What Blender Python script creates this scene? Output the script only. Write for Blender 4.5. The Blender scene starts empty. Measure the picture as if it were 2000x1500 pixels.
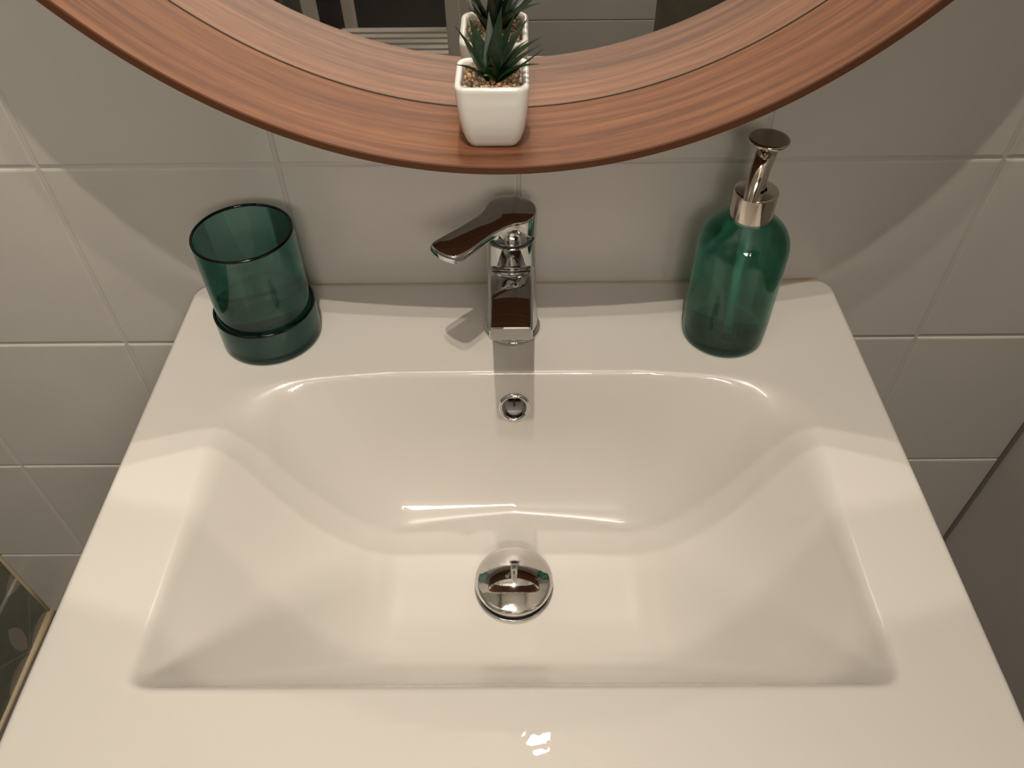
import bpy, bmesh, math, random
from mathutils import Vector, Matrix
import numpy as np
random.seed(7)
S = bpy.context.scene
COL = S.collection
Z0 = 0.64            # height of the basin rim above the floor; z below is measured from the rim
pi = math.pi

# ------------------------------------------------------------------ camera, world, lights, exposure
cam_d = bpy.data.cameras.new('camera'); cam = bpy.data.objects.new('camera', cam_d); COL.objects.link(cam)
_R = Vector((0.999936, -0.000042, -0.011303)); _U = Vector((0.007841, 0.722832, 0.690979)); _F = Vector((-0.008141, 0.691024, -0.722786))
M = Matrix((_R, _U, -_F)).transposed().to_4x4(); M.translation = Vector((0.0014, -0.5774, 0.4644 + Z0))
cam.matrix_world = M
cam_d.sensor_width = 36; cam_d.lens = 1523.88 / 2000 * 36; cam_d.clip_start = .01
S.camera = cam
w = bpy.data.worlds.new('world'); S.world = w; w.use_nodes = True
w.node_tree.nodes['Background'].inputs[0].default_value = (0, 0, 0, 1)
S.view_settings.view_transform = 'Standard'; S.view_settings.look = 'None'
S.view_settings.gamma = 1; S.view_settings.use_curve_mapping = False
S.view_settings.exposure = 0.06
cy = S.cycles
cy.use_denoising = True; cy.max_bounces = 10; cy.diffuse_bounces = 5; cy.glossy_bounces = 7
cy.transmission_bounces = 6; cy.transparent_max_bounces = 24; cy.sample_clamp_indirect = 2.0
cy.caustics_reflective = True; cy.caustics_refractive = False; cy.blur_glossy = 0.3

CEIL = 2.47; YF_ = -1.47
LAMPS = [(-.045, -.964), (-.037, -.789)]
LAMP_W = 8.6; LAMP_D = .034; WARM = (1.0, .90, .775); LAMP_SPREAD = 88; AIM = Vector((-.15, .78, -1)).normalized()
MIRROR_T = .10       # pane made see-through for two added lamps behind it that imitate the spots' reflection
VIRT = .48
# the hanging mirror: centre of the glass, outward normal and the two in-plane axes
MN = Vector((-.005, -.9988, -.048)).normalized(); MC = Vector((-.0082, -.046, .536))
MR = Vector((0, 0, 1)).cross(MN).normalized(); MU = MN.cross(MR)
RH, TH, DH = .355, .0062, .077

def area(name, loc, direction, size, power, color=WARM, shape='DISK', size_y=None, spread=None):
    d = bpy.data.lights.new(name, 'AREA'); d.shape = shape; d.size = size
    if size_y: d.size_y = size_y
    if spread: d.spread = math.radians(spread)
    d.energy = power; d.color = color
    o = bpy.data.objects.new(name, d); COL.objects.link(o)
    o.rotation_euler = Vector(direction).to_track_quat('-Z', 'Y').to_euler(); o.location = Vector(loc) + Vector((0, 0, Z0))
    return o
for lx, ly in LAMPS:
    P = Vector((lx, ly, CEIL - .026)); D = AIM.copy()
    area('spot_bulb', P, D, LAMP_D, LAMP_W, spread=LAMP_SPREAD)
    Q = P - 2 * (P - MC).dot(MN) * MN; DQ = D - 2 * D.dot(MN) * MN
    area('mirrored_spot', Q, DQ, LAMP_D, LAMP_W * VIRT / MIRROR_T, spread=LAMP_SPREAD)  # added lamp behind the glass, in place of the spot's reflected light
area('rear_fill_light', (.14, YF_ + .085, .78), (-.12, 1, -.12), .56, 14.0, (1, .91, .80), 'RECTANGLE', .26)  # added fill from the rear, brightens the wall behind the basin
area('ceiling_fill_light', (-.36, -.72, CEIL - .045), (.35, -2.0, -1), .6, 30.0, (1, .91, .80), 'RECTANGLE', .4)  # added overhead fill, turned towards the rear wall

area('glint_light', (.036, -.052, 1.13), (0, -.8, -1), .045, .25, (1, .93, .84), 'RECTANGLE', .09)  # added lamp, makes the highlight on the basin's front rim

# ------------------------------------------------------------------ helpers
def link(o): COL.objects.link(o); return o
def mesh_obj(name, bm, mats, parent=None, loc=None, smooth=True, auto=None, **props):
    me = bpy.data.meshes.new(name); bm.to_mesh(me); bm.free()
    if not isinstance(mats, (list, tuple)): mats = [mats]
    for m in mats: me.materials.append(m)
    for p in me.polygons: p.use_smooth = smooth
    if auto:
        me.set_sharp_from_angle(angle=math.radians(auto))
    o = link(bpy.data.objects.new(name, me))
    if parent is not None: o.parent = parent
    if loc is not None: o.location = Vector(loc) + (Vector((0, 0, Z0)) if parent is None else Vector())
    elif parent is None: o.location = (0, 0, Z0)
    for k, v in props.items(): o[k] = v
    return o
def thing(name, label, cat, loc, rot=None, group=None):
    o = link(bpy.data.objects.new(name, None)); o.empty_display_size = .02
    o.location = Vector(loc) + Vector((0, 0, Z0))
    if rot is not None: o.rotation_euler = rot
    o['label'] = label; o['category'] = cat
    if group: o['group'] = group
    return o
def lathe(prof, seg=64, bm=None, off=(0, 0, 0), cap=True):
    bm = bm or bmesh.new(); rings = []
    ox, oy, oz = off
    for r, z in prof:
        if r < 1e-6: rings.append([bm.verts.new((ox, oy, z + oz))])
        else: rings.append([bm.verts.new((ox + r * math.cos(2 * pi * k / seg), oy + r * math.sin(2 * pi * k / seg), z + oz)) for k in range(seg)])
    for a, b in zip(rings, rings[1:]):
        for k in range(seg):
            k2 = (k + 1) % seg
            if len(a) == 1 and len(b) == 1: continue
            if len(a) == 1: bm.faces.new((a[0], b[k2], b[k]))
            elif len(b) == 1: bm.faces.new((a[k], a[k2], b[0]))
            else: bm.faces.new((a[k], a[k2], b[k2], b[k]))
    bmesh.ops.recalc_face_normals(bm, faces=bm.faces)
    return bm
def rounded(pts, rad, n=5):
    """fillet the inner corners of an (r,z) profile; rad may be a dict index->radius"""
    out = [pts[0]]
    for i in range(1, len(pts) - 1):
        r = rad.get(i, 0) if isinstance(rad, dict) else rad
        p0, p, p1 = Vector(pts[i - 1]), Vector(pts[i]), Vector(pts[i + 1])
        if r <= 0: out.append(tuple(p)); continue
        d0, d1 = (p0 - p), (p1 - p); t = min(r, d0.length * .49, d1.length * .49)
        a, b = p + d0.normalized() * t, p + d1.normalized() * t
        for k in range(n + 1):
            u = k / n; out.append(tuple(a * (1 - u) ** 2 + p * 2 * u * (1 - u) + b * u * u))
    out.append(pts[-1]); return out
def box(bm, lo, hi, bev=0, seg=2):
    b = bmesh.new(); bmesh.ops.create_cube(b, size=1)
    lo, hi = Vector(lo), Vector(hi)
    for v in b.verts: v.co = Vector(((v.co.x + .5) * (hi.x - lo.x) + lo.x, (v.co.y + .5) * (hi.y - lo.y) + lo.y, (v.co.z + .5) * (hi.z - lo.z) + lo.z))
    if bev: bmesh.ops.bevel(b, geom=list(b.edges), offset=bev, segments=seg, profile=.6, affect='EDGES')
    me = bpy.data.meshes.new('tmp'); b.to_mesh(me); b.free(); bm.from_mesh(me); bpy.data.meshes.remove(me); return bm
def tube(bm, pts, rads, seg=16, cap=True, flat=1.0, up=None):
    pts = [Vector(p) for p in pts]; rings = []; prev = None
    for i, p in enumerate(pts):
        t = (pts[min(i + 1, len(pts) - 1)] - pts[max(i - 1, 0)]).normalized()
        if prev is None:
            ref = Vector(up) if up else (Vector((0, 0, 1)) if abs(t.z) < .9 else Vector((1, 0, 0)))
            x = ref.cross(t).normalized()
        else: x = (prev - t * prev.dot(t)).normalized()
        prev = x; y = t.cross(x)
        r = rads[i] if isinstance(rads, (list, tuple)) else rads
        rings.append([bm.verts.new(p + x * r * math.cos(2 * pi * k / seg) + y * r * flat * math.sin(2 * pi * k / seg)) for k in range(seg)])
    for a, b in zip(rings, rings[1:]):
        for k in range(seg): bm.faces.new((a[k], a[(k + 1) % seg], b[(k + 1) % seg], b[k]))
    if cap:
        bm.faces.new(list(reversed(rings[0]))); bm.faces.new(rings[-1])
    return bm
def cut(o, cutter):
    m = o.modifiers.new('b', 'BOOLEAN'); m.operation = 'DIFFERENCE'; m.object = cutter; m.solver = 'EXACT'
    bpy.context.view_layer.update()
    me = bpy.data.meshes.new_from_object(o.evaluated_get(bpy.context.evaluated_depsgraph_get()))
    o.modifiers.clear(); o.data = me

# ------------------------------------------------------------------ materials
def mat(name, color, rough=.5, metal=0, spec=.5, coat=0, coat_rough=.03, **kw):
    m = bpy.data.materials.new(name); m.use_nodes = True; b = m.node_tree.nodes['Principled BSDF']
    b.inputs['Base Color'].default_value = (*color, 1); b.inputs['Roughness'].default_value = rough
    b.inputs['Metallic'].default_value = metal; b.inputs['Specular IOR Level'].default_value = spec
    b.inputs['Coat Weight'].default_value = coat; b.inputs['Coat Roughness'].default_value = coat_rough
    return m
def _mat(*a, **k): return mat(*a, **k)
def bs(m): return m.node_tree.nodes['Principled BSDF']
class NT:
    def __init__(s, m): s.m = m; s.t = m.node_tree; s.N = s.t.nodes; s.L = s.t.links
    def new(s, typ, **kw):
        n = s.N.new(typ)
        for k, v in kw.items(): setattr(n, k, v)
        return n
    def put(s, v, sock):
        if hasattr(v, 'is_output'): s.L.new(v, sock)
        else: sock.default_value = v
    def math(s, op, a, b=0.0, c=None):
        n = s.new('ShaderNodeMath', operation=op); s.put(a, n.inputs[0])
        if op not in ('ABSOLUTE', 'FRACT', 'FLOOR', 'SQRT', 'SINE', 'COSINE'): s.put(b, n.inputs[1])
        if c is not None: s.put(c, n.inputs[2])
        return n.outputs[0]
    def noise(s, vec, scale, detail=3, rough=.5, dims='3D'):
        n = s.new('ShaderNodeTexNoise', noise_dimensions=dims); s.put(vec, n.inputs['Vector']); n.inputs['Scale'].default_value = scale
        n.inputs['Detail'].default_value = detail; n.inputs['Roughness'].default_value = rough; return n.outputs['Fac']
    def ramp(s, fac, stops):
        n = s.new('ShaderNodeValToRGB'); s.put(fac, n.inputs[0]); e = n.color_ramp.elements
        while len(e) > len(stops): e.remove(e[-1])
        while len(e) < len(stops): e.new(.5)
        for k, (p, c) in enumerate(stops): e[k].position = p; e[k].color = (*c, 1)
        return n.outputs[0]
    def bump(s, h, strength=.1, dist=.001):
        n = s.new('ShaderNodeBump'); s.put(h, n.inputs['Height']); n.inputs['Strength'].default_value = strength
        n.inputs['Distance'].default_value = dist; s.L.new(n.outputs[0], bs(s.m).inputs['Normal'])
    def pos(s): return s.new('ShaderNodeNewGeometry').outputs['Position']
    def obj(s): return s.new('ShaderNodeTexCoord').outputs['Object']
    def mix(s, f, a, b):
        n = s.new('ShaderNodeMix', data_type='RGBA'); s.put(f, n.inputs[0]); s.put(a, n.inputs[6]); s.put(b, n.inputs[7]); return n.outputs[2]

def tile_material():
    m = mat('grey glazed tile', (.36, .335, .305), .22, spec=.45); t = NT(m); p = t.pos()
    f = t.noise(p, 9, 4, .6)
    t.L.new(t.ramp(f, [(.3, (.44, .416, .382)), (.7, (.465, .44, .403))]), bs(m).inputs['Base Color'])
    t.bump(t.noise(p, 22, 2, .5), .25, .002); return m
def lit_tile():
    m = mat('lit grey tile', (.74, .71, .66), .25); NT(m).bump(NT(m).noise(NT(m).pos(), 22, 2, .5), .2, .002); return m  # the grey tile in a lighter colour, imitating light on the rear wall
def grout_material():
    m = mat('pale grey grout', (.42, .39, .355), .8); t = NT(m)
    t.bump(t.noise(t.pos(), 400, 3), .4, .0006); return m
def ceramic_material():
    m = mat('white glazed ceramic', (.56, .53, .49), .28, spec=.35, coat=.9, coat_rough=.02); t = NT(m); p = t.pos()
    n = t.noise(p, 34, 3, .55); b = t.new('ShaderNodeBump'); t.put(n, b.inputs['Height']); b.inputs['Strength'].default_value = .3; b.inputs['Distance'].default_value = .0006
    t.L.new(b.outputs[0], bs(m).inputs['Coat Normal']); return m
def chrome_material(name='polished chrome', col=(.66, .66, .66), r=.035):
    return mat(name, col, r, metal=1)
def wood_material():
    m = mat('reddish walnut laminate', (.4, .17, .07), .5, spec=.22); t = NT(m)
    sx = t.new('ShaderNodeSeparateXYZ'); t.L.new(t.obj(), sx.inputs[0])
    ang = t.math('ARCTAN2', sx.outputs[0], t.math('MULTIPLY', sx.outputs[2], -1.0))
    cb = t.new('ShaderNodeCombineXYZ'); t.put(t.math('MULTIPLY', ang, 2.2), cb.inputs[0]); t.put(t.math('MULTIPLY', sx.outputs[1], 55.0), cb.inputs[1])
    wob = t.noise(cb.outputs[0], .8, 2, .5)
    cb2 = t.new('ShaderNodeCombineXYZ'); t.put(t.math('MULTIPLY', ang, 1.7), cb2.inputs[0])
    t.put(t.math('ADD', t.math('MULTIPLY', sx.outputs[1], 130.0), t.math('MULTIPLY', wob, 2.0)), cb2.inputs[1])
    f1 = t.noise(cb2.outputs[0], 1.0, 5, .62)
    cb3 = t.new('ShaderNodeCombineXYZ'); t.put(t.math('MULTIPLY', ang, 26.0), cb3.inputs[0]); t.put(t.math('MULTIPLY', sx.outputs[1], 1400.0), cb3.inputs[1])
    f2 = t.noise(cb3.outputs[0], 1.0, 2, .5)
    f = t.math('ADD', t.math('MULTIPLY', f1, .80), t.math('MULTIPLY', f2, .20))
    c = t.ramp(f, [(.30, (.060, .022, .011)), (.44, (.110, .043, .020)), (.56, (.160, .068, .032)), (.72, (.225, .105, .052))])
    t.L.new(c, bs(m).inputs['Base Color']); t.bump(f2, .12, .0004); return m
def glass_material(name, tint, dark=1.0, spec_r=.015, refr=.35):
    """thin coloured glass: light is tinted by the length of its path through each skin"""
    m = bpy.data.materials.new(name); m.use_nodes = True; t = NT(m); t.N.clear()
    g = t.new('ShaderNodeNewGeometry'); vt = t.new('ShaderNodeVectorMath', operation='DOT_PRODUCT')
    t.L.new(g.outputs['Incoming'], vt.inputs[0]); t.L.new(g.outputs['Normal'], vt.inputs[1])
    c = t.math('ABSOLUTE', vt.outputs['Value']); 
    # cosine inside the glass (refracted): sqrt(1-(1-c^2)/n^2)
    s2 = t.math('DIVIDE', t.math('SUBTRACT', 1.0, t.math('MULTIPLY', c, c)), 1.16)
    ci = t.math('SQRT', t.math('SUBTRACT', 1.0, s2)); e = t.math('DIVIDE', dark, ci)
    cb = t.new('ShaderNodeCombineColor')
    for k in range(3): t.put(t.math('POWER', tint[k], e), cb.inputs[k])
    tp = t.new('ShaderNodeBsdfTransparent'); t.L.new(cb.outputs[0], tp.inputs[0])
    rf = t.new('ShaderNodeBsdfRefraction'); t.L.new(cb.outputs[0], rf.inputs[0]); rf.inputs['IOR'].default_value = 1.35; rf.inputs['Roughness'].default_value = 0
    tr = t.new('ShaderNodeMixShader'); tr.inputs[0].default_value = refr; t.L.new(tp.outputs[0], tr.inputs[1]); t.L.new(rf.outputs[0], tr.inputs[2])
    gl = t.new('ShaderNodeBsdfGlossy'); gl.inputs['Roughness'].default_value = spec_r; gl.inputs[0].default_value = (.9, .95, .93, 1)
    fr = t.math('ADD', .04, t.math('MULTIPLY', .80, t.math('POWER', t.math('SUBTRACT', 1.0, c), 5.0)))
    mx = t.new('ShaderNodeMixShader'); t.L.new(fr, mx.inputs[0]); t.L.new(tr.outputs[0], mx.inputs[1]); t.L.new(gl.outputs[0], mx.inputs[2])
    o = t.new('ShaderNodeOutputMaterial'); t.L.new(mx.outputs[0], o.inputs[0]); return m
def mirror_material():
    m = bpy.data.materials.new('part transparent mirror'); m.use_nodes = True; t = NT(m); t.N.clear()  # transparent share lets the added lamps behind the pane shine through
    tr = t.new('ShaderNodeBsdfTransparent'); gl = t.new('ShaderNodeBsdfGlossy'); gl.inputs['Roughness'].default_value = 0
    gl.inputs[0].default_value = (.93, .95, .93, 1)
    mx = t.new('ShaderNodeMixShader'); mx.inputs[0].default_value = MIRROR_T; t.L.new(gl.outputs[0], mx.inputs[1]); t.L.new(tr.outputs[0], mx.inputs[2])
    o = t.new('ShaderNodeOutputMaterial'); t.L.new(mx.outputs[0], o.inputs[0]); return m
def flower_tile_material():
    """flat printed pattern: green-grey ground, petals and diagonal lines around centres 10 cm apart on a diamond lattice"""
    m = mat('green flower print tile', (.1, .1, .08), .3); t = NT(m)
    sx = t.new('ShaderNodeSeparateXYZ'); t.L.new(t.pos(), sx.inputs[0])
    def wrap(v, per, off):   # signed distance to nearest lattice line
        a = t.math('DIVIDE', t.math('SUBTRACT', v, off), per)
        return t.math('MULTIPLY', t.math('SUBTRACT', t.math('FRACT', t.math('ADD', a, .5)), .5), per)
    y, z = sx.outputs[1], sx.outputs[2]
    masks = []
    for oy, oz in ((-.066, -.632 + Z0), (.034, -.532 + Z0)):
        a, b = t.math('ABSOLUTE', wrap(y, .2, oy)), t.math('ABSOLUTE', wrap(z, .2, oz))
        for u, v in ((a, b), (b, a)):   # petal along v: distance from two circle centres (+-.0305, .035) radius .0435
            du = t.math('ADD', u, .0275); dv = t.math('SUBTRACT', v, .037)
            d = t.math('SQRT', t.math('ADD', t.math('MULTIPLY', du, du), t.math('MULTIPLY', dv, dv)))
            masks.append(t.math('LESS_THAN', d, .0405))
        d = t.math('ABSOLUTE', t.math('SUBTRACT', a, b)); masks.append(t.math('MULTIPLY', t.math('LESS_THAN', d, .0013), .8))
    f = masks[0]
    for x in masks[1:]: f = t.math('MAXIMUM', f, x)
    n = t.noise(t.pos(), 60, 3, .6)
    g = t.ramp(n, [(.3, (.115, .122, .096)), (.7, (.145, .150, .120))])
    c = t.mix(f, g, (.27, .245, .205, 1)); t.L.new(c, bs(m).inputs['Base Color']); return m

TILE = tile_material(); TILE_LIT = lit_tile(); GROUT = grout_material(); CER = ceramic_material(); CHROME = chrome_material()
NICKEL = chrome_material('warm polished nickel', (.62, .56, .50), .10)
WOOD = wood_material(); MIRROR = mirror_material(); FLOWER = flower_tile_material()
EDGE = mat('dark laminate edge', (.075, .027, .011), .6, spec=.2)
GAP = mat('dark joint', (.02, .014, .008), .6)
SILI = mat('aged silicone', (.48, .39, .25), .5)
BLACK = mat('black rubber', (.01, .01, .01), .4)
PAINT = mat('white painted wood', (.62, .57, .51), .5)
CEILM = mat('white ceiling paint', (.75, .73, .69), .9)
TEAL = glass_material('teal tumbler glass', (.70, .885, .865), .9)
TEALRIM = glass_material('teal glass cut edge', (.05, .12, .11), 1.0)
TEALB = glass_material('teal bottle glass', (.64, .885, .835), .9)
TEALT = glass_material('thick teal glass base', (.58, .86, .80), 1.0)

# ------------------------------------------------------------------ room
XL, XR, YF, XR2, ZF = -.7235, .575, -1.47, 1.25, -.64
SX, SZ, T = .003, .1245, .2
gapw = .0013
def tile_mesh(wd, ht, th=.003, bev=.0022):
    bm = bmesh.new(); x, z = wd / 2, ht / 2
    a = [bm.verts.new((sx * x, th, sz * z)) for sx, sz in ((-1, -1), (1, -1), (1, 1), (-1, 1))]
    b = [bm.verts.new((sx * x, bev * .8, sz * z)) for sx, sz in ((-1, -1), (1, -1), (1, 1), (-1, 1))]
    m_ = [bm.verts.new((sx * (x - bev * .35), bev * .22, sz * (z - bev * .35))) for sx, sz in ((-1, -1), (1, -1), (1, 1), (-1, 1))]
    c = [bm.verts.new((sx * (x - bev), 0, sz * (z - bev))) for sx, sz in ((-1, -1), (1, -1), (1, 1), (-1, 1))]
    for p, q in ((a, b), (b, m_), (m_, c)):
        for k in range(4): bm.faces.new((p[k], p[(k + 1) % 4], q[(k + 1) % 4], q[k]))
    bm.faces.new(c); bm.faces.new(list(reversed(a))); bmesh.ops.recalc_face_normals(bm, faces=bm.faces); return bm
def cutter_cyl():
    bm = bmesh.new(); n = 128
    for s in (-.16, .14):
        pass
    r = RH + .0012
    A = [bm.verts.new(MC + MN * .12 + r * (math.cos(2 * pi * k / n) * MR + math.sin(2 * pi * k / n) * MU)) for k in range(n)]
    B = [bm.verts.new(MC - MN * .30 + r * (math.cos(2 * pi * k / n) * MR + math.sin(2 * pi * k / n) * MU)) for k in range(n)]
    for k in range(n): bm.faces.new((A[k], A[(k + 1) % n], B[(k + 1) % n], B[k]))
    bm.faces.new(A); bm.faces.new(list(reversed(B))); bmesh.ops.recalc_face_normals(bm, faces=bm.faces)
    me = bpy.data.meshes.new('cutter'); bm.to_mesh(me); bm.free()
    o = link(bpy.data.objects.new('cutter', me)); o.location = (0, 0, Z0); return o
CUT = cutter_cyl()

def wall(name, origin, rot, u0, u1, z0, z1, ulines, zlines, m, label, hole=False, mg=GROUT, thick=.006):
    """a wall whose face lies in its local y=0 plane (facing -y); tiles between the joint lines"""
    bm = bmesh.new(); box(bm, (u0, .0016, z0), (u1, thick, z1))
    wo = mesh_obj(name, bm, mg, loc=origin, smooth=False, kind='structure', label=label)
    wo.rotation_euler = (0, 0, rot)
    if hole: cut(wo, CUT)
    us = [u0] + [u for u in ulines if u0 + .004 < u < u1 - .004] + [u1]; zs = [z0] + [z for z in zlines if z0 + .004 < z < z1 - .004] + [z1]
    cache = {}
    bpy.context.view_layer.update()
    for i in range(len(us) - 1):
        for j in range(len(zs) - 1):
            wd, ht = us[i + 1] - us[i] - 2 * gapw, zs[j + 1] - zs[j] - 2 * gapw
            key = (round(wd, 4), round(ht, 4)); cx, cz = (us[i] + us[i + 1]) / 2, (zs[j] + zs[j + 1]) / 2
            clip = False
            if hole:
                dx, dz = cx - MC.x, cz - MC.z + .0
                nx, nz = max(abs(dx) - wd / 2, 0), max(abs(dz) - ht / 2, 0); fx, fz = abs(dx) + wd / 2, abs(dz) + ht / 2
                if math.hypot(fx, fz) < RH - .01: continue
                clip = math.hypot(nx, nz) < RH + .02
            if key not in cache:
                b = tile_mesh(wd, ht); me = bpy.data.meshes.new('tile'); b.to_mesh(me); b.free(); me.materials.append(m); cache[key] = me
            o = link(bpy.data.objects.new('tile', cache[key])); o.parent = wo
            o.location = (cx, random.uniform(-.00025, .0002), cz)
            o.rotation_euler = (random.uniform(-.0018, .0018), 0, random.uniform(-.0018, .0018))
            if clip:
                cut(o, CUT)
                if len(o.data.polygons) == 0: bpy.data.objects.remove(o)
    return wo
xl = [SX + T * i for i in range(-8, 9)]; zl = [SZ + T * j for j in range(-6, 14)]
wall('wall_back', (0, 0, 0), 0, XL, XR, ZF, CEIL, xl, zl, TILE, 'wall of square glazed grey tiles behind the basin', True)
# left wall: local x runs along world y, faces +x
wall('wall_left', (XL, 0, 0), pi / 2, YF, 0, ZF, CEIL, [-.166 - .2 * k for k in range(8)], [-.532 + .2 * k for k in range(16)], FLOWER, 'side wall of green-grey tiles with pale petals')
wall('wall_right', (XR, 0, 0), -pi / 2, 0.0, .62, ZF, CEIL, [.35], [-.18 + .6 * k for k in range(5)], TILE, 'short grey side wall right of the basin')
wall('wall_rear', (0, YF, 0), pi, -XR2, .155, ZF, CEIL, [-x for x in xl + [1.003]], [z for z in zl], TILE_LIT, 'grey tiled wall seen in the mirror')
def slab(name, lo, hi, m, label):
    bm = bmesh.new(); box(bm, lo, hi); return mesh_obj(name, bm, m, smooth=False, kind='structure', label=label)
FLOORM = mat('grey floor tile', (.11, .10, .09), .4); NT(FLOORM).bump(NT(FLOORM).noise(NT(FLOORM).pos(), 40, 3), .1, .001)
slab('floor', (XL - .03, YF - .6, ZF - .04), (XR2 + .03, .03, ZF), FLOORM, 'grey bathroom floor')
slab('ceiling', (XL - .03, YF - .6, CEIL), (XR2 + .03, .05, CEIL + .04), CEILM, 'white ceiling')
slab('wall_side', (XR2, YF - .02, ZF), (XR2 + .03, -.60, CEIL), CEILM, 'plain painted far side wall')
slab('wall_return', (XR + .03, -.62, ZF), (XR2 + .03, -.59, CEIL), CEILM, 'plain painted return wall')
slab('wall_recess', (XL - .03, YF - .62, ZF), (-.155, YF - .59, CEIL), mat('dark olive wall', (.075, .070, .052), .6), 'dark recess wall behind the white rack')
slab('wall_recess_side', (-.155, YF - .59, ZF), (-.125, YF - .03, CEIL), TILE, 'side of the dark recess')
slab('wall_recess_left', (XL - .03, YF - .59, ZF), (XL, YF, CEIL), TILE, 'left side of the dark recess')
def bead(name, pts, r, m, label, seg=8):
    bm = bmesh.new(); tube(bm, pts, r, seg); return mesh_obj(name, bm, m, kind='structure', label=label)
bead('trim_1', [(XL + .0015, -.0015, ZF), (XL + .0015, -.0015, -.56), (XL + .0015, -.0015, -.4), (XL + .0015, -.0015, CEIL)], .0032, SILI, 'beige silicone joint in the left corner')
bead('trim_2', [(XL + .002, 0, ZF + .0015)] + [(XL + .002, -.07 * k, ZF + .001 + .0006 * math.sin(k * 2.1)) for k in range(1, 21)], [.008] + [.0042 + .0008 * math.sin(k * 1.7) for k in range(1, 21)], SILI, 'yellowed silicone joint along the floor on the left')
bead('trim_3', [(XR - .001, -.001, ZF), (XR - .001, -.001, CEIL)], .003, GROUT, 'grey joint in the right corner')
bpy.data.objects.remove(CUT)

# ------------------------------------------------------------------ wash basin
def smin(a, b, k):
    h = np.clip(.5 + .5 * (b - a) / k, 0, 1); return b * (1 - h) + a * h - k * h * (1 - h)
def smax0(a, k): return -smin(-a, np.zeros_like(a), k)
BX, BW, BD = -.0035, .5965, .446
DRAIN = (-.0037, -.243)
OVER = (-.0022, -.1295)
def bowl_depth(x, y):
    ax = np.abs(x - BX)
    yy = -y; slope_b = 3.3 - 34 * np.clip(ax, 0, .2) ** 2
    back = (yy - .1195 - 0.10 * np.clip(ax - .10, 0, None) ** 1.0 * .9) * slope_b
    side = (.2275 + .006 * np.clip((yy - .12) / .26, 0, 1) - ax) * 1.55
    front = (.3845 - yy) * 2.3
    flo = .128 + .006 * (1 - np.clip(np.hypot(x - DRAIN[0], y - DRAIN[1]) / .14, 0, 1))
    flo = flo - .020 * np.clip((yy - .27) / .11, 0, 1) ** 2
    # curved heel between back wall and floor, wide sweep where sides and back meet
    d = smin(side, flo, .085)
    d = smin(d, back, .050 + .075 * np.clip(ax / .2, 0, 1))
    d = smin(d, front,   .050 - .022 * np.clip((ax - .12) / .08, 0, 1))
    kk = .004 + .014 * np.clip((ax - .17) / .05, 0, 1) * (1 - np.clip((yy - .20) / .12, 0, 1))
    return smax0(d, kk)
def build_basin():
    # sample lines clustered near the edges
    e = [0, .0006, .0014, .0024, .0036, .005, .008]
    nu, nv = 250, 220
    us = e + list(np.linspace(.0105, BW - .0105, nu)) + [BW - q for q in reversed(e)]
    vs = e + list(np.linspace(.0105, BD - .0105, nv)) + [BD - q for q in reversed(e)]
    RC = .016
    bm = bmesh.new(); G = []; ER = .005
    for v in vs:
        y = -v; dv = min(v, BD - v)
        ins = RC - math.sqrt(max(RC * RC - (RC - dv) ** 2, 0)) if dv < RC else 0
        row = []
        for u in us:
            tt = u / BW * 2 - 1
            x = BX + tt * (BW / 2 - ins); du = min(u, BW - u)
            row.append((x, y, du, dv))
        G.append(row)
    A = np.array(G); X, Y = A[..., 0], A[..., 1]; ED = np.minimum(A[..., 2], A[..., 3])
    D = bowl_depth(X, Y)
    Z = -D - .021 * np.clip(-Y - .39, 0, None) - np.where(ED < ER, ER - np.sqrt(np.maximum(ER ** 2 - (ER - ED) ** 2, 0)), 0)
    ny, nx = X.shape
    top = [[bm.verts.new((X[j, i], Y[j, i], Z[j, i])) for i in range(nx)] for j in range(ny)]
    for j in range(ny - 1):
        for i in range(nx - 1):
            cx, cyy, cz = (X[j, i] + X[j + 1, i + 1]) / 2, (Y[j, i] + Y[j + 1, i + 1]) / 2, (Z[j, i] + Z[j + 1, i + 1]) / 2
            if (cx - OVC.x) ** 2 + (cyy - OVC.y) ** 2 + (cz - OVC.z) ** 2 < .0117 ** 2: continue
            bm.faces.new((top[j][i], top[j + 1][i], top[j + 1][i + 1], top[j][i + 1]))
    # underside
    low = {}
    st = 6
    js = list(range(0, ny - 1, st)) + [ny - 1]; is_ = list(range(0, nx - 1, st)) + [nx - 1]
    def lowv(j, i):
        if (j, i) not in low:
            zz = min(-.042, -D[j, i] - .016); low[(j, i)] = bm.verts.new((X[j, i], Y[j, i], zz))
        return low[(j, i)]
    for a in range(len(js) - 1):
        for b in range(len(is_) - 1):
            bm.faces.new((lowv(js[a], is_[b]), lowv(js[a], is_[b + 1]), lowv(js[a + 1], is_[b + 1]), lowv(js[a + 1], is_[b])))
    for b in range(len(is_) - 1):      # skirts
        for j in (0, ny - 1):
            ring = [top[j][i] for i in range(is_[b], is_[b + 1] + 1)] + [lowv(j, is_[b + 1]), lowv(j, is_[b])]
            bm.faces.new(ring if j else list(reversed(ring)))
    for a in range(len(js) - 1):
        for i in (0, nx - 1):
            ring = [top[j][i] for j in range(js[a], js[a + 1] + 1)] + [lowv(js[a + 1], i), lowv(js[a], i)]
            bm.faces.new(ring if not i else list(reversed(ring)))
    return bm
def dz(x, y): return float(bowl_depth(np.array([float(x)]), np.array([float(y)]))[0])
OVC = Vector((OVER[0], OVER[1], -dz(*OVER)))
basin = thing('washbasin', 'white rectangular ceramic washbasin with a wide sunken bowl, hung on the grey tiled wall', 'washbasin', (0, 0, 0))
body = mesh_obj('basin_body', build_basin(), CER, basin, (0, 0, 0))
me = body.data
bpy.context.view_layer.update()
me.set_sharp_from_angle(angle=math.radians(60))
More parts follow.
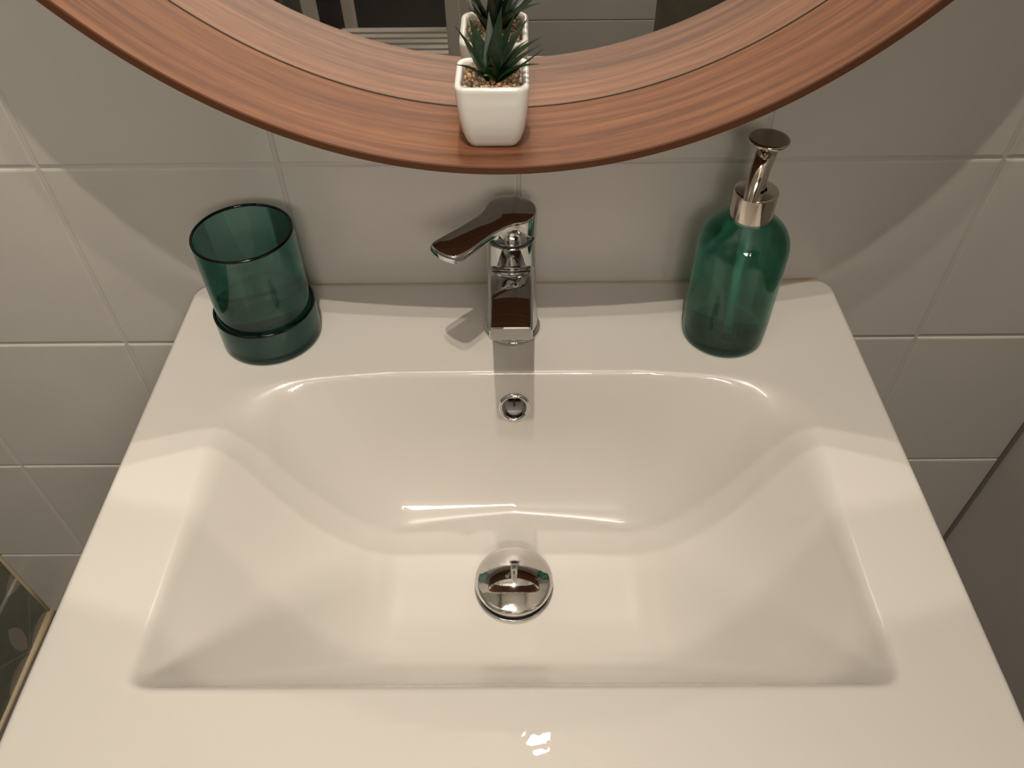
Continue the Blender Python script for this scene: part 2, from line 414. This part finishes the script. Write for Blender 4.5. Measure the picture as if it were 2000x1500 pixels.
h = .002
nrm = Vector(((dz(OVER[0] + h, OVER[1]) - dz(OVER[0] - h, OVER[1])) / (2 * h), (dz(OVER[0], OVER[1] + h) - dz(OVER[0], OVER[1] - h)) / (2 * h), 1)).normalized()
def oriented(o, p, nv): o.location = p; o.rotation_euler = Vector(nv).to_track_quat('Z', 'Y').to_euler()
ov = mesh_obj('overflow_ring', lathe(rounded([(.0098, -.018), (.0098, .0012), (.0118, .0028), (.0140, .0010), (.0143, -.001), (.0125, -.004)], .0012, 4), 48), CHROME, basin, label='chrome ring of the overflow hole'); oriented(ov, OVC, nrm)
oh = mesh_obj('overflow_hole', lathe([(.0099, -.004), (.0099, -.020), (0, -.022)], 40), mat('dark overflow channel', (.012, .014, .013), .3), ov, (0, 0, 0))
bar = bmesh.new(); box(bar, (-.0055, -.0007, -.016), (.0055, .0007, -.010)); box(bar, (-.0007, -.0055, -.0155), (.0007, .0055, -.0105))
mesh_obj('overflow_grille', bar, mat('dark plastic', (.01, .01, .01), .4), ov, (0, 0, 0), smooth=False)
seal = bmesh.new(); tube(seal, [(BX - BW / 2 + .012, -.0008, -.002), (0, -.0008, -.002), (BX + BW / 2 - .08, -.0008, -.002), (BX + BW / 2 - .012, -.0008, -.0015)], [.0018, .0016, .002, .003], 8)
mesh_obj('sealant_bead', seal, mat('discoloured sealant', (.42, .34, .24), .6), basin, (0, 0, 0), label='discoloured sealant along the wall')

# drain plug
dzc = -dz(*DRAIN)
plug = thing('drain_plug', 'domed polished chrome push plug over the drain of the basin', 'drain plug', (DRAIN[0], DRAIN[1], dzc))
mesh_obj('drain_flange', lathe(rounded([(0, -.004), (.0335, -.004), (.0345, .0008), (.0325, .0022), (.029, .0012), (.0285, -.003), (0, -.0035)], .0008, 3), 64), CHROME, plug, (0, 0, 0))
mesh_obj('plug_stem', lathe([(0, -.003), (.027, -.003), (.027, .0075), (0, .0075)], 48), BLACK, plug, (0, 0, 0), smooth=False)
R0 = .0325; cap = [(0, .0075), (R0 - .002, .0075), (R0, .0085), (R0 + .0004, .0100), (R0 - .0004, .0114)]
for k in range(1, 13):
    r = (R0 - .0008) * (1 - k / 12); cap.append((r, .0114 + .0065 * (1 - (r / (R0 - .0008)) ** 2)))
mesh_obj('plug_cap', lathe(cap, 72), chrome_material('scratched chrome', (.74, .72, .70), .05), plug, (0, 0, 0))
t_ = NT(bpy.data.materials['scratched chrome']); t_.bump(t_.noise(t_.pos(), 160, 3, .6), .05, .0006)

# ------------------------------------------------------------------ mixer tap
FX, FY = -.0035, -.064
tap = thing('mixer_tap', 'chrome single-lever basin mixer tap with its lever swung to the left', 'tap', (FX, FY, 0))
mesh_obj('base_flange', lathe(rounded([(0, .0003), (.0243, .0003), (.0246, .0035), (.0225, .0046), (0, .0046)], .0009, 3), 64), CHROME, tap, (0, 0, 0))
bz = .098
body_prof = rounded([(0, .0045), (.0222, .0045), (.0204, .05), (.0196, bz), (.0188, bz + .0012), (0, bz + .0012)], {1: .0006, 2: .02, 3: .0008, 4: .0004}, 4)
mesh_obj('tap_body', lathe(body_prof, 64), CHROME, tap, (0, 0, 0), auto=40)
def loft(sections, bm=None):
    bm = bm or bmesh.new(); rr = [[bm.verts.new(p) for p in s] for s in sections]; n = len(rr[0])
    for a, b in zip(rr, rr[1:]):
        for k in range(n): bm.faces.new((a[k], a[(k + 1) % n], b[(k + 1) % n], b[k]))
    bm.faces.new(list(reversed(rr[0]))); bm.faces.new(rr[-1]); bmesh.ops.recalc_face_normals(bm, faces=bm.faces); return bm
def rrect(c, w2, h2, r, ux, uz, n=4):
    pts = []
    for sx, sz, a0 in ((1, 1, 0), (-1, 1, 90), (-1, -1, 180), (1, -1, 270)):
        for k in range(n + 1):
            a = math.radians(a0 + 90 * k / n); pts.append(Vector(c) + Vector(ux) * (sx * (w2 - r) + r * math.cos(a)) + Vector(uz) * (sz * (h2 - r) + r * math.sin(a)))
    return pts
secs = []
for yw, wd, zt, zb in ((-.068, .0185, .060, .034), (-.083, .0183, .0760, .044), (-.089, .0180, .0850, .048), (-.096, .0178, .0910, .052), (-.106, .0174, .0950, .058), (-.120, .0170, .0978, .067), (-.145, .0162, .1003, .080), (-.170, .0155, .1022, .0905), (-.178, .0151, .1027, .0915)):
    y = yw - FY
    secs.append(rrect((0, y, (zt + zb) / 2), wd, (zt - zb) / 2, .0028, (1, 0, 0), (0, .10, 1)))
last = rrect((0, -.178 - FY - .0008, .0971), .0143, .0048, .0022, (1, 0, 0), (0, .10, 1)); secs.append(last)
mesh_obj('spout', loft(secs), CHROME, tap, (0, 0, 0), auto=35)
aer = lathe(rounded([(0, 0), (.0105, 0), (.0105, .007), (0, .007)], .0006, 2), 40)
o = mesh_obj('aerator', aer, CHROME, tap, (0, -.098, .084)); o.rotation_euler = (math.radians(-14), 0, 0)
# cartridge dome below the lever
mesh_obj('cartridge_cap', lathe([(.0188, 0)] + [(.0188 * math.cos(a), .0175 * math.sin(a)) for a in np.linspace(.05, 1.5, 12)] + [(0, .0175)], 48), CHROME, tap, (0, 0, bz))
mesh_obj('black_gap', lathe([(.0192, 0), (.0192, .0022), (.0175, .0022)], 48), BLACK, tap, (0, 0, bz + .0006), smooth=False)
dot = mesh_obj('indicator_dot', lathe([(0, .0012), (.0028, .0010), (.0032, 0)], 24), mat('white enamel', (.75, .72, .68), .2), tap, label='small white indicator dot')
dv = Vector((-.62, -.62, .45)).normalized(); oriented(dot, Vector((dv.x * .0188, dv.y * .0188, bz + dv.z * .0175)), dv)
# lever: outline in its own plane, long axis +u
def lever_outline():
    r = .0205; pts = []
    # side A (positive v) from the back round to the tip and back on side B
    back = [(r * math.cos(a), r * math.sin(a)) for a in np.linspace(math.radians(50), math.radians(310), 40)]
    sideB = [(.0185, -.0138), (.026, -.0128), (.036, -.0124), (.050, -.0128), (.066, -.0136), (.0765, -.0140)]
    tip = [(.0815, -.0122), (.0835, -.0065), (.0842, 0), (.0835, .0065), (.0815, .0122)]
    sideA = [(.0765, .0140), (.066, .0136), (.050, .0128), (.036, .0124), (.026, .0128), (.0185, .0138)]
    return back + sideB + tip + sideA
def build_lever():
    bm = bmesh.new(); out = lever_outline(); cen = (.03, 0)
    def ztop(u, v): return .0243 + .006 * u - .0012 * min((u * u + v * v) / .0205 ** 2, 1) * (1 if u < 0 else max(0, 1 - u / .03))
    def thick(u, v):
        t = max(0, min(1, (.012 - u) / .02)); front = max(0, min(1, (v + .004) / .012))   # the front of the hub is cut away under the lever
        return .0065 + t * .0165 * (1 - .0 * front)
    rings = []
    def ring(inset, zf):
        row = []
        n = len(out)
        for k, (u, v) in enumerate(out):
            a, b = out[k - 1], out[(k + 1) % n]; tx, ty = b[0] - a[0], b[1] - a[1]; L = math.hypot(tx, ty); nx, ny = ty / L, -tx / L
            uu, vv = u - nx * inset, v - ny * inset; row.append(bm.verts.new((uu, vv, zf(uu, vv))))
        return row
    out[:] = [(u if u < .02 else .02 + (u - .02) * .88, v) for u, v in out]
    for ins, dzz in ((.0022, -1), (.0008, -1.01), (0, -.97)):
        rings.append(ring(ins, lambda u, v, q=dzz: ztop(u, v) - thick(u, v) + (.0006 if q == -.97 else 0)))
    rings.append(ring(0, lambda u, v: ztop(u, v) - .0022)); rings.append(ring(.0003, lambda u, v: ztop(u, v) - .0011)); rings.append(ring(.0011, lambda u, v: ztop(u, v) - .0003)); rings.append(ring(.0022, ztop))
    n = len(out)
    for a, b in zip(rings, rings[1:]):
        for k in range(n): bm.faces.new((a[k], a[(k + 1) % n], b[(k + 1) % n], b[k]))
    bm.faces.new(rings[-1]); bm.faces.new(list(reversed(rings[0])))
    bmesh.ops.recalc_face_normals(bm, faces=bm.faces); bmesh.ops.triangulate(bm, faces=[f for f in bm.faces if len(f.verts) > 4]); return bm
lev = mesh_obj('lever', build_lever(), CHROME, tap, (0, 0, bz + .0018), auto=35); lev.rotation_euler = (0, 0, math.radians(-132))

# ------------------------------------------------------------------ tumbler in its glass holder
CX, CY = -.2148, -.0684
def glass_vessel(prof_out, prof_in):
    return rounded(prof_out + prof_in, 0)
def vessel(name, parent, R_o, hgt, wallt, floort, m, r_b=.003, taper=0):
    n = name
    outer = rounded([(0, 0), (R_o - taper, 0), (R_o, hgt - wallt * .5)], {1: r_b}, 5)
    inner = rounded([(R_o - wallt, hgt - wallt * .5), (R_o - wallt - taper, floort), (0, floort)], {1: r_b}, 5)
    mesh_obj(name, lathe(outer + inner[:0], 96), m, parent, (0, 0, 0))
    mesh_obj('inner_wall', lathe(inner, 96), m, parent, (0, 0, 0))
def torus_prof(R, r, z): return [(R + r * math.cos(a), z + r * math.sin(a)) for a in np.linspace(0, 2 * pi, 13)]
hold = thing('glass_holder', 'low teal glass ring dish standing on the left of the basin, holding the tumbler', 'glass dish', (CX, CY, 0.0004))
vessel('dish_wall', hold, .0425, .0325, .0026, .0045, TEAL)
mesh_obj('dish_base', lathe(rounded([(0, .0006), (.0405, .0006), (.0415, .004), (0, .0042)], .0008, 3), 72), TEALT, hold, (0, 0, 0))
mesh_obj('dish_rim', lathe(torus_prof(.0412, .0014, .0325), 96), TEALRIM, hold, (0, 0, 0), label='dark cut glass rim')
tum = thing('tumbler', 'teal glass tumbler standing inside the low glass dish left of the tap', 'tumbler', (CX, CY, .0052))
vessel('tumbler_wall', tum, .0398, .1015, .0022, .0045, TEAL, taper=.0006)
mesh_obj('tumbler_base', lathe(rounded([(0, .0006), (.0375, .0006), (.0378, .0040), (0, .0042)], .0012, 3), 72), TEALT, tum, (0, 0, 0))
mesh_obj('tumbler_rim', lathe(torus_prof(.0387, .0012, .1013), 96), TEALRIM, tum, (0, 0, 0), label='dark cut glass rim')

# ------------------------------------------------------------------ soap dispenser
BXc, BYc = .180, -.072
sd = thing('soap_dispenser', 'teal glass soap dispenser bottle with metal pump, right of the tap', 'soap dispenser', (BXc, BYc, .0004))
bo = rounded([(0, 0), (.0345, 0), (.0356, .02), (.0356, .104), (.0150, .122), (.0150, .126)], {1: .004, 2: .01, 3: .017, 4: .004}, 8)
mesh_obj('bottle_wall', lathe(bo, 96), TEALB, sd, (0, 0, 0))
bi = rounded([(0, .0065), (.0325, .0065), (.0332, .02), (.0332, .103), (.0128, .1205), (.0128, .126)], {1: .004, 2: .01, 3: .016, 4: .004}, 8)
mesh_obj('bottle_inner_wall', lathe(bi, 96), TEALB, sd, (0, 0, 0))
mesh_obj('bottle_base', lathe(rounded([(0, .0012), (.0325, .0012), (.0325, .0052), (0, .0052)], .0015, 3), 72), TEALT, sd, (0, 0, 0), label='thick glass base')
mesh_obj('dip_tube', tube(bmesh.new(), [(0, 0, .124), (0, -.001, .07), (.002, -.003, .012)], .0032, 16), mat('translucent pale plastic', (.42, .60, .54), .35), sd, (0, 0, 0), label='pale dip tube inside the bottle')
mesh_obj('collar', lathe(rounded([(.0125, .118), (.0163, .118), (.0165, .1425), (.0072, .1437), (.0068, .1405)], {1: .0008, 2: .0012, 3: .0006}, 4), 64), NICKEL, sd, (0, 0, 0), auto=40)
mesh_obj('pump_stem', lathe(rounded([(.0058, .1400), (.0060, .158), (.0078, .172), (.0090, .1795)], {1: .004, 2: .004}, 5), 40), NICKEL, sd, (0, 0, 0))
noz = bmesh.new(); tube(noz, [(-.001, -.001, .1735), (-.004, -.009, .1735), (-.0075, -.0165, .168), (-.0105, -.0225, .159), (-.0125, -.0265, .1495)], [.0068, .0068, .0064, .0056, .0048], 20, flat=.75)
mesh_obj('nozzle', noz, NICKEL, sd, (0, 0, 0), auto=50)
pp = [(0, .1790), (.0092, .1790), (.0138, .1812), (.0146, .1830), (.0143, .1842), (.0120, .1845), (0, .1838)]
mesh_obj('pump_button', lathe(rounded(pp, {2: .001, 3: .0008, 4: .0006, 5: .001}, 4), 64), NICKEL, sd, (0, 0, 0), auto=60)

# ------------------------------------------------------------------ round mirror with deep wooden rim
rot = Matrix((MR, -MN, MU)).transposed().to_euler()
mir = thing('round_mirror', 'round wall mirror with a deep reddish wooden rim, above the basin', 'mirror', MC, rot)
def ringband(ro, ri, y0, y1, seg=256, bev=.0008):
    """square-section ring about the local y axis, y0 (front) .. y1 (back)"""
    bm = bmesh.new(); sec = [(ro, y0 + bev), (ro - bev, y0), (ri + bev, y0), (ri, y0 + bev), (ri, y1), (ro, y1)]
    R = [[bm.verts.new((r * math.sin(2 * pi * k / seg), y, -r * math.cos(2 * pi * k / seg))) for r, y in sec] for k in range(seg)]
    for k in range(seg):
        a, b = R[k], R[(k + 1) % seg]
        for q in range(len(sec)): bm.faces.new((a[q], a[(q + 1) % 6], b[(q + 1) % 6], b[q]))
    bmesh.ops.recalc_face_normals(bm, faces=bm.faces); return bm
rim = mesh_obj('wooden_rim', ringband(RH, RH - TH, -DH, .028), [WOOD, EDGE], mir, (0, 0, 0), auto=30)
for v in rim.data.vertices:      # the rim runs back to the wall face all round
    if v.co.y > .02: v.co.y = (MC.y + v.co.x * MR.y + v.co.z * MU.y - .0035) / MN.y
for p in rim.data.polygons:
    if p.center.y < -DH + .0009: p.material_index = 1
def disc(r, y, seg=192):
    bm = bmesh.new(); bm.faces.new([bm.verts.new((r * math.sin(2 * pi * k / seg), y, -r * math.cos(2 * pi * k / seg))) for k in range(seg)]); return bm
pane = mesh_obj('mirror_glass', disc(RH - TH, 0), MIRROR, mir, (0, 0, 0), smooth=False)
mesh_obj('rim_joint', ringband(RH - TH + .0002, RH - TH - .0007, -.0006, .0006, bev=.0001), GAP, mir, (0, 0, 0), label='thin dark joint between glass and wood')

# ------------------------------------------------------------------ potted succulent
PX, PY, PZ = -.0145, -.0645, .1855
pot_tilt = (.048, 0, 0)
pl = thing('potted_succulent', 'small green faux succulent in a white square pot, standing on the wooden mirror rim', 'potted plant', (PX, PY, PZ))
POTM = mat('white glazed pot', (.66, .64, .60), .12, spec=.6, coat=.5)
def sq(hw, r, z, n=6):
    pts = []
    for sx, sy, a0 in ((1, 1, 0), (-1, 1, 90), (-1, -1, 180), (1, -1, 270)):
        for k in range(n + 1):
            a = math.radians(a0 + 90 * k / n); pts.append((sx * (hw - r) + r * math.cos(a), sy * (hw - r) + r * math.sin(a), z))
    return pts
bm = bmesh.new()
prof = [(.010, .0002, .005), (.0160, .0002, .006), (.0178, .0010, .0065), (.0196, .0050, .0070), (.0216, .0120, .0075), (.0232, .0220, .0080), (.0243, .0330, .0082), (.0248, .0420, .0084), (.0248, .0438, .0084), (.0243, .0448, .0082), (.0232, .0451, .0076), (.0214, .0450, .0062), (.0207, .0444, .0058), (.0203, .0430, .0055), (.0195, .0340, .005), (.010, .0335, .004)]
rr = [[bm.verts.new(p) for p in sq(hw, min(r, hw * .95), z)] for hw, z, r in prof]; n = len(rr[0])
for a, b in zip(rr, rr[1:]):
    for k in range(n): bm.faces.new((a[k], a[(k + 1) % n], b[(k + 1) % n], b[k]))
bm.faces.new(list(reversed(rr[0]))); bm.faces.new(rr[-1]); bmesh.ops.recalc_face_normals(bm, faces=bm.faces)
mesh_obj('pot', bm, POTM, pl, (0, 0, 0), auto=60)
PEB = [mat('pebble ' + n_, c, .6) for n_, c in (('tan', (.30, .19, .10)), ('brown', (.17, .10, .055)), ('pale', (.42, .33, .23)), ('ochre', (.40, .22, .10)), ('greybrown', (.22, .16, .11)))]
pm = []
for v in range(5):
    b = bmesh.new(); bmesh.ops.create_icosphere(b, subdivisions=1, radius=1)
    for q in b.verts: q.co *= 1 + random.uniform(-.14, .14)
    for mi in range(5):
        me = bpy.data.meshes.new('pebble'); b.to_mesh(me); me.materials.append(PEB[mi]); pm.append(me)
        for p in me.polygons: p.use_smooth = True
    b.free()
placed = []
for layer, (cnt, zz) in enumerate(((95, .0390), (115, .0416))):
    tries = 0; k = 0
    while k < cnt and tries < 6000:
        tries += 1
        x, y = random.uniform(-.0182, .0182), random.uniform(-.0182, .0182); r = random.uniform(.0013, .0023)
        if any((x - a) ** 2 + (y - b) ** 2 < (.8 * (r + c)) ** 2 and l == layer for a, b, c, l in placed): continue
        placed.append((x, y, r, layer)); k += 1
        o = link(bpy.data.objects.new('pebble', random.choice(pm))); o.parent = pl
        o.location = (x, y, zz + random.uniform(-.0006, .0008)); o.rotation_euler = [random.uniform(0, 6.28) for _ in range(3)]
        o.scale = (r * random.uniform(.9, 1.25), r, r * random.uniform(.7, 1))
o = link(bpy.data.objects.new('pebble', pm[3 * 1])); o.parent = pl; o.location = (.0098, -.0155, .0415); o.scale = (.0030, .0028, .0026)
LEAF = mat('dark green waxy leaf', (.02, .05, .02), .38, spec=.5); t_ = NT(LEAF)
t_.L.new(t_.ramp(t_.noise(t_.pos(), 240, 3, .7), [(.35, (.005, .014, .006)), (.6, (.010, .026, .010)), (.8, (.028, .050, .026))]), bs(LEAF).inputs['Base Color'])
LEAFY = mat('yellow green inner leaf', (.05, .095, .02), .4)
base = Vector((-.0005, -.003, .0385))
def leaf(tip, wid, sag=.0, m=LEAF, start=None, roll=0):
    b0 = start or base; tip = Vector(tip); d = tip - b0; L = d.length; t = d.normalized()
    side = t.cross(Vector((0, 0, 1)))
    if side.length < .15: side = Vector((1, 0, 0))
    side.normalize()
    if side.dot(Vector((1, 0, 0))) < 0: side = -side
    # let the broad face look at the viewer side
    face = side.cross(t).normalized()
    if roll: side = (Matrix.Rotation(roll, 3, t) @ side); face = side.cross(t).normalized()
    bm = bmesh.new(); prev = None; ns = 12
    for k in range(ns + 1):
        s = k / ns; w_ = 1.5 * wid * (.55 + .45 * min(1, s / .25)) * (1 - max(0, (s - .25) / .75) ** 1.35) * 1.0 if k < ns else .0001
        c = b0 + d * s + Vector((0, 0, 1)) * sag * math.sin(pi * s) * L
        th = w_ * .38 + .0001
        ring = [bm.verts.new(c + side * w_ + face * th * .55), bm.verts.new(c + side * w_ * .45 - face * th * .35), bm.verts.new(c - face * th * .62), bm.verts.new(c - side * w_ * .45 - face * th * .35), bm.verts.new(c - side * w_ + face * th * .55), bm.verts.new(c + face * th * .15)]
        if prev:
            for q in range(6): bm.faces.new((prev[q], prev[(q + 1) % 6], ring[(q + 1) % 6], ring[q]))
        else: bm.faces.new(ring)
        prev = ring
    bm.faces.new(list(reversed(prev))); bmesh.ops.recalc_face_normals(bm, faces=bm.faces)
    mesh_obj('leaf', bm, m, pl, (0, 0, 0), auto=50)
tips = [(-.0376, -.066, .2622, .0032, .03), (-.0291, -.050, .261, .0042, .03), (-.0332, -.077, .2625, .0038, -.04), (-.0074, -.055, .2694, .0044, .02), (.0015, -.058, .2667, .0042, .02),
        (-.0377, -.085, .2454, .0030, .10), (.009, -.083, .2595, .0030, .10), (.0195, -.058, .2513, .0032, .10), (.0189, -.070, .2515, .0034, .08), (.0189, -.082, .2534, .0030, -.02), (.0165, -.090, .2473, .0029, .10), (-.011, -.080, .2682, .0034, .0),
        (-.0147, -.0855, .2500, .0032, .05), (-.032, -.047, .2530, .0030, .08), (.010, -.046, .259, .0030, .05), (-.016, -.048, .264, .0034, .03)]
for x, y, z, wd, sag in tips:
    leaf((x - PX, y - PY, z - PZ), wd, sag, LEAF)
leaf((-.001, -.0165, .0560), .0034, .16, LEAFY); leaf((-.0045, -.0150, .0495), .0030, .2, LEAFY)
bm = lathe([(0, .036), (.0045, .036), (.0036, .043), (0, .046)], 20); mesh_obj('stem', bm, LEAF, pl, (-.0005, -.003, 0))

# ------------------------------------------------------------------ things behind the camera, seen in the mirror
RZ = -.352
rk = thing('slatted_rack', 'white wooden rack with a low slatted shelf, reflected at the left of the mirror', 'rack', (0, 0, ZF))
def rp(name, lo, hi, bev=.003, m=PAINT):
    bm = bmesh.new(); box(bm, (lo[0], lo[1], lo[2] - ZF), (hi[0], hi[1], hi[2] - ZF), bev); return mesh_obj(name, bm, m, rk, (0, 0, 0), smooth=False)
x0, x1, y0, y1 = -.400, -.128, -1.205, -.985
for px_, py_ in ((x0, y1), (x1, y1), (x0 + .02, y0 - .02), (x1, y0)):
    rp('post', (px_ - .013, py_ - .011, ZF), (px_ + .013, py_ + .011, .75))
for zz in (RZ, .05, .45):
    for py_ in (y0, y1):
        rp('rail', (x0, py_ - .008, zz - .035), (x1, py_ + .008, zz - .006))
    ns = 8
    for k in range(ns):
        ya = y0 + .016 + (y1 - y0 - .032) * k / ns; rp('slat', (x0 + .004, ya, zz - .006), (x1 - .004, ya + (y1 - y0 - .032) / ns * .62, zz + .004), .002)
# towel hanging at the far left
tw = thing('shower_curtain', 'pale grey hanging curtain, at the far left in the mirror', 'curtain', (-.56, -1.30, ZF))
bm = bmesh.new(); n = 60; cols = []
for k in range(n + 1):
    u = k / n; cols.append([bm.verts.new((-.13 + .21 * u, .018 * math.sin(u * 21) + .006 * math.sin(u * 47), z)) for z in (.04, .7, 1.4, 2.1)])
for a, b in zip(cols, cols[1:]):
    for q in range(3): bm.faces.new((a[q], a[q + 1], b[q + 1], b[q]))
cl = mesh_obj('curtain_cloth', bm, mat('pale grey cloth', (.50, .50, .48), .7), tw, (0, 0, 0)); cl.modifiers.new('s', 'SOLIDIFY').thickness = .002
mesh_obj('curtain_rod', tube(bmesh.new(), [(-.1634, 0, 2.11), (.16, 0, 2.11)], .009, 16), CHROME, tw, (0, 0, 0))

# the photographer, seen in the mirror as a strip of dark clothing
PER = Vector((.415, -.93, ZF))
per = thing('person', 'person in dark clothing standing behind the viewpoint, partly reflected at the right of the mirror', 'person', PER)
SKIN = mat('skin', (.42, .24, .16), .5); 
def cloth(name, c):
    m = mat(name, c, .85); t = NT(m); t.bump(t.noise(t.pos(), 26, 3, .55), .5, .012); return m
TROU = cloth('charcoal cotton', (.20, .175, .135)); SHIRT = cloth('dark shirt cotton', (.030, .028, .024)); HAIR = mat('dark brown hair', (.02, .013, .008), .6)
def skin(name, verts, edges, radii, m, parent, root=0, sub=2):
    me = bpy.data.meshes.new(name); me.from_pydata([Vector(v) for v in verts], edges, []); me.update(); me.materials.append(m)
    o = link(bpy.data.objects.new(name, me)); o.parent = parent
    md = o.modifiers.new('skin', 'SKIN'); md.use_smooth_shade = True; md.branch_smoothing = .3
    sv = me.skin_vertices[0].data
    for k, r in enumerate(radii): sv[k].radius = (r, r) if not isinstance(r, tuple) else r
    for k in range(len(verts)): sv[k].use_root = (k == root)
    sb = o.modifiers.new('sub', 'SUBSURF'); sb.levels = sb.render_levels = sub
    return o
def chain(n, start=0): return [(k, k + 1) for k in range(start, start + n - 1)]
# skin: neck, head core, arms with hands (faces +y, towards the basin)
HZ = 1.60
V, Ed, Ra = [], [], []
def add(vs, rs, frm=None):
    i0 = len(V)
    for v in vs: V.append(v)
    Ra.extend(rs)
    if frm is not None: Ed.append((frm, i0))
    Ed.extend(chain(len(vs), i0)); return i0
r0 = add([(0, -.02, 1.20), (0, -.02, 1.38), (0, -.01, 1.47), (0, .0, 1.53), (0, .012, 1.585), (0, .012, 1.65), (0, .005, 1.69)], [.10, .085, .052, .056, .082, .084, .055])
for s in (-1, 1):
    if s < 0: pts = [(-.14, -.02, 1.38), (-.195, -.02, 1.34), (-.235, -.01, 1.10), (-.30, .10, .98), (-.355, .195, .985)]   # forearm lifted towards the phone
    else: pts = [(.14, -.02, 1.38), (.195, -.02, 1.34), (.235, -.04, 1.08), (.245, .02, .85), (.243, .04, .80)]
    i0 = add(pts, [.06, .052, .042, .028, .032], 1); hw = i0 + 4
    p = Vector(pts[4]); d = (p - Vector(pts[3])).normalized(); sidev = Vector((0, 1, 0)) if s > 0 else Vector((1, 0, 0)); nn = d.cross(sidev).normalized()
    palm = add([p + d * .035], [(.034, .018)], hw)
    for f, (off, ln) in enumerate(((-.030, .058), (-.010, .070), (.010, .072), (.028, .064))):
        q = p + d * .055 + sidev * off; add([q, q + d * ln * .5 + nn * .004, q + d * ln * .85 + nn * .018, q + d * ln + nn * .032], [.0095, .009, .0085, .007], palm)
    q = p + d * .015 + sidev * -.036; add([q, q + d * .025 - sidev * .016, q + d * .05 - sidev * .018 + nn * .01], [.012, .0105, .008], palm)
skin('body', V, Ed, Ra, SKIN, per, 1)
# face and hair
bm = bmesh.new(); bmesh.ops.create_icosphere(bm, subdivisions=3, radius=.012); [setattr(v, 'co', Vector((v.co.x * .8, v.co.y * 1.3 + .100, v.co.z * 1.9 + 1.595))) for v in bm.verts]
mesh_obj('nose', bm, SKIN, per, (0, 0, 0))
for s in (-1, 1):
    bm = bmesh.new(); bmesh.ops.create_icosphere(bm, subdivisions=2, radius=.012); mesh_obj('eye', bm, mat('eye white', (.6, .58, .55), .2) if s < 0 else bpy.data.materials['eye white'], per, (s * .032, .082, 1.618))
    bm = bmesh.new(); bmesh.ops.create_icosphere(bm, subdivisions=2, radius=.02); [setattr(v, 'co', Vector((v.co.x * .4, v.co.y * .9, v.co.z * 1.5))) for v in bm.verts]; mesh_obj('ear', bm, SKIN, per, (s * .086, .008, 1.60))
bm = bmesh.new(); bmesh.ops.create_icosphere(bm, subdivisions=2, radius=.02); [setattr(v, 'co', Vector((v.co.x * 1.1, v.co.y * .4, v.co.z * .3))) for v in bm.verts]; mesh_obj('mouth', bm, mat('lips', (.35, .12, .10), .5), per, (0, .090, 1.560))
bm = bmesh.new(); bmesh.ops.create_icosphere(bm, subdivisions=4, radius=1)
for v in bm.verts:
    c = v.co.copy(); v.co = Vector((c.x * .098, c.y * .108 - .012, c.z * .108 + 1.645)) 
    if c.y > .35 and c.z < .45: v.co.y = min(v.co.y, .03)
mesh_obj('hair', bm, HAIR, per, (0, 0, 0))
V, Ed, Ra = [], [], []
r0 = add([(0, -.02, .93), (0, -.02, 1.08), (0, -.022, 1.25), (0, -.022, 1.37), (0, -.018, 1.43)], [(.165, .12), (.155, .115), (.175, .12), (.12, .095), (.065, .06)])
for s in (-1, 1):
    add([(s * .13, -.02, 1.375), (s * .20, -.02, 1.335), (s * .222, -.015, 1.18)], [.075, .066, .058], 3)
skin('shirt', V, Ed, Ra, SHIRT, per, 0)
V, Ed, Ra = [], [], []
add([(0, -.02, .90)], [(.17, .125)])
add([(0, -.02, 1.00)], [(.158, .118)], 0)
for s in (-1, 1): add([(s * .095, -.02, .80), (s * .10, -.01, .62), (s * .10, -.005, .47), (s * .105, -.02, .28), (s * .11, -.03, .09)], [.098, .085, .070, .064, .058], 0)
skin('trousers', V, Ed, Ra, TROU, per, 0)
for s in (-1, 1):
    V, Ed, Ra = [], [], []
    add([(s * .11, -.06, .045), (s * .112, .0, .05), (s * .118, .10, .04), (s * .12, .17, .035)], [.04, .044, .042, .032]); skin('shoe', V, Ed, Ra, BLACK, per, 0)

# ceiling spots, and housings of the added lights
for k, (lx, ly) in enumerate(LAMPS):
    cl_ = thing('ceiling_spotlight', 'small round ceiling spotlight, ' + ('the one farther from' if k == 0 else 'the one nearer to') + ' the mirror wall', 'ceiling light', (lx, ly, CEIL))
    mesh_obj('lamp_housing', lathe([(.022, -.0005), (.036, -.0005), (.036, -.024), (.0185, -.024), (.0185, -.018), (0, -.018)], 40), CHROME, cl_, (0, 0, 0), smooth=False)
cp = thing('fill_panel', 'flat unseen fill panel added under the ceiling', 'ceiling light', (-.36, -.72, CEIL))
bm = bmesh.new(); box(bm, (-.32, -.22, -.04), (.32, .22, -.0005), .004); mesh_obj('fill_panel_box', bm, PAINT, cp, (0, 0, 0), smooth=False)
wl = thing('rear_fill', 'unseen added light on the rear tiled wall, behind the person', 'added light', (.14, YF, .78))
bm = bmesh.new(); box(bm, (-.30, .0005, -.15), (.30, .06, .15), .01); mesh_obj('rear_fill_box', bm, PAINT, wl, (0, 0, 0), smooth=False)
ml = thing('glint_lamp', 'small unseen lamp added above the round mirror for a glint on the basin', 'added light', (.036, 0, 1.13))
bm = bmesh.new(); box(bm, (-.03, -.026, .01), (.03, -.0005, .09), .004); mesh_obj('lamp_housing', bm, PAINT, ml, (0, 0, 0), smooth=False)
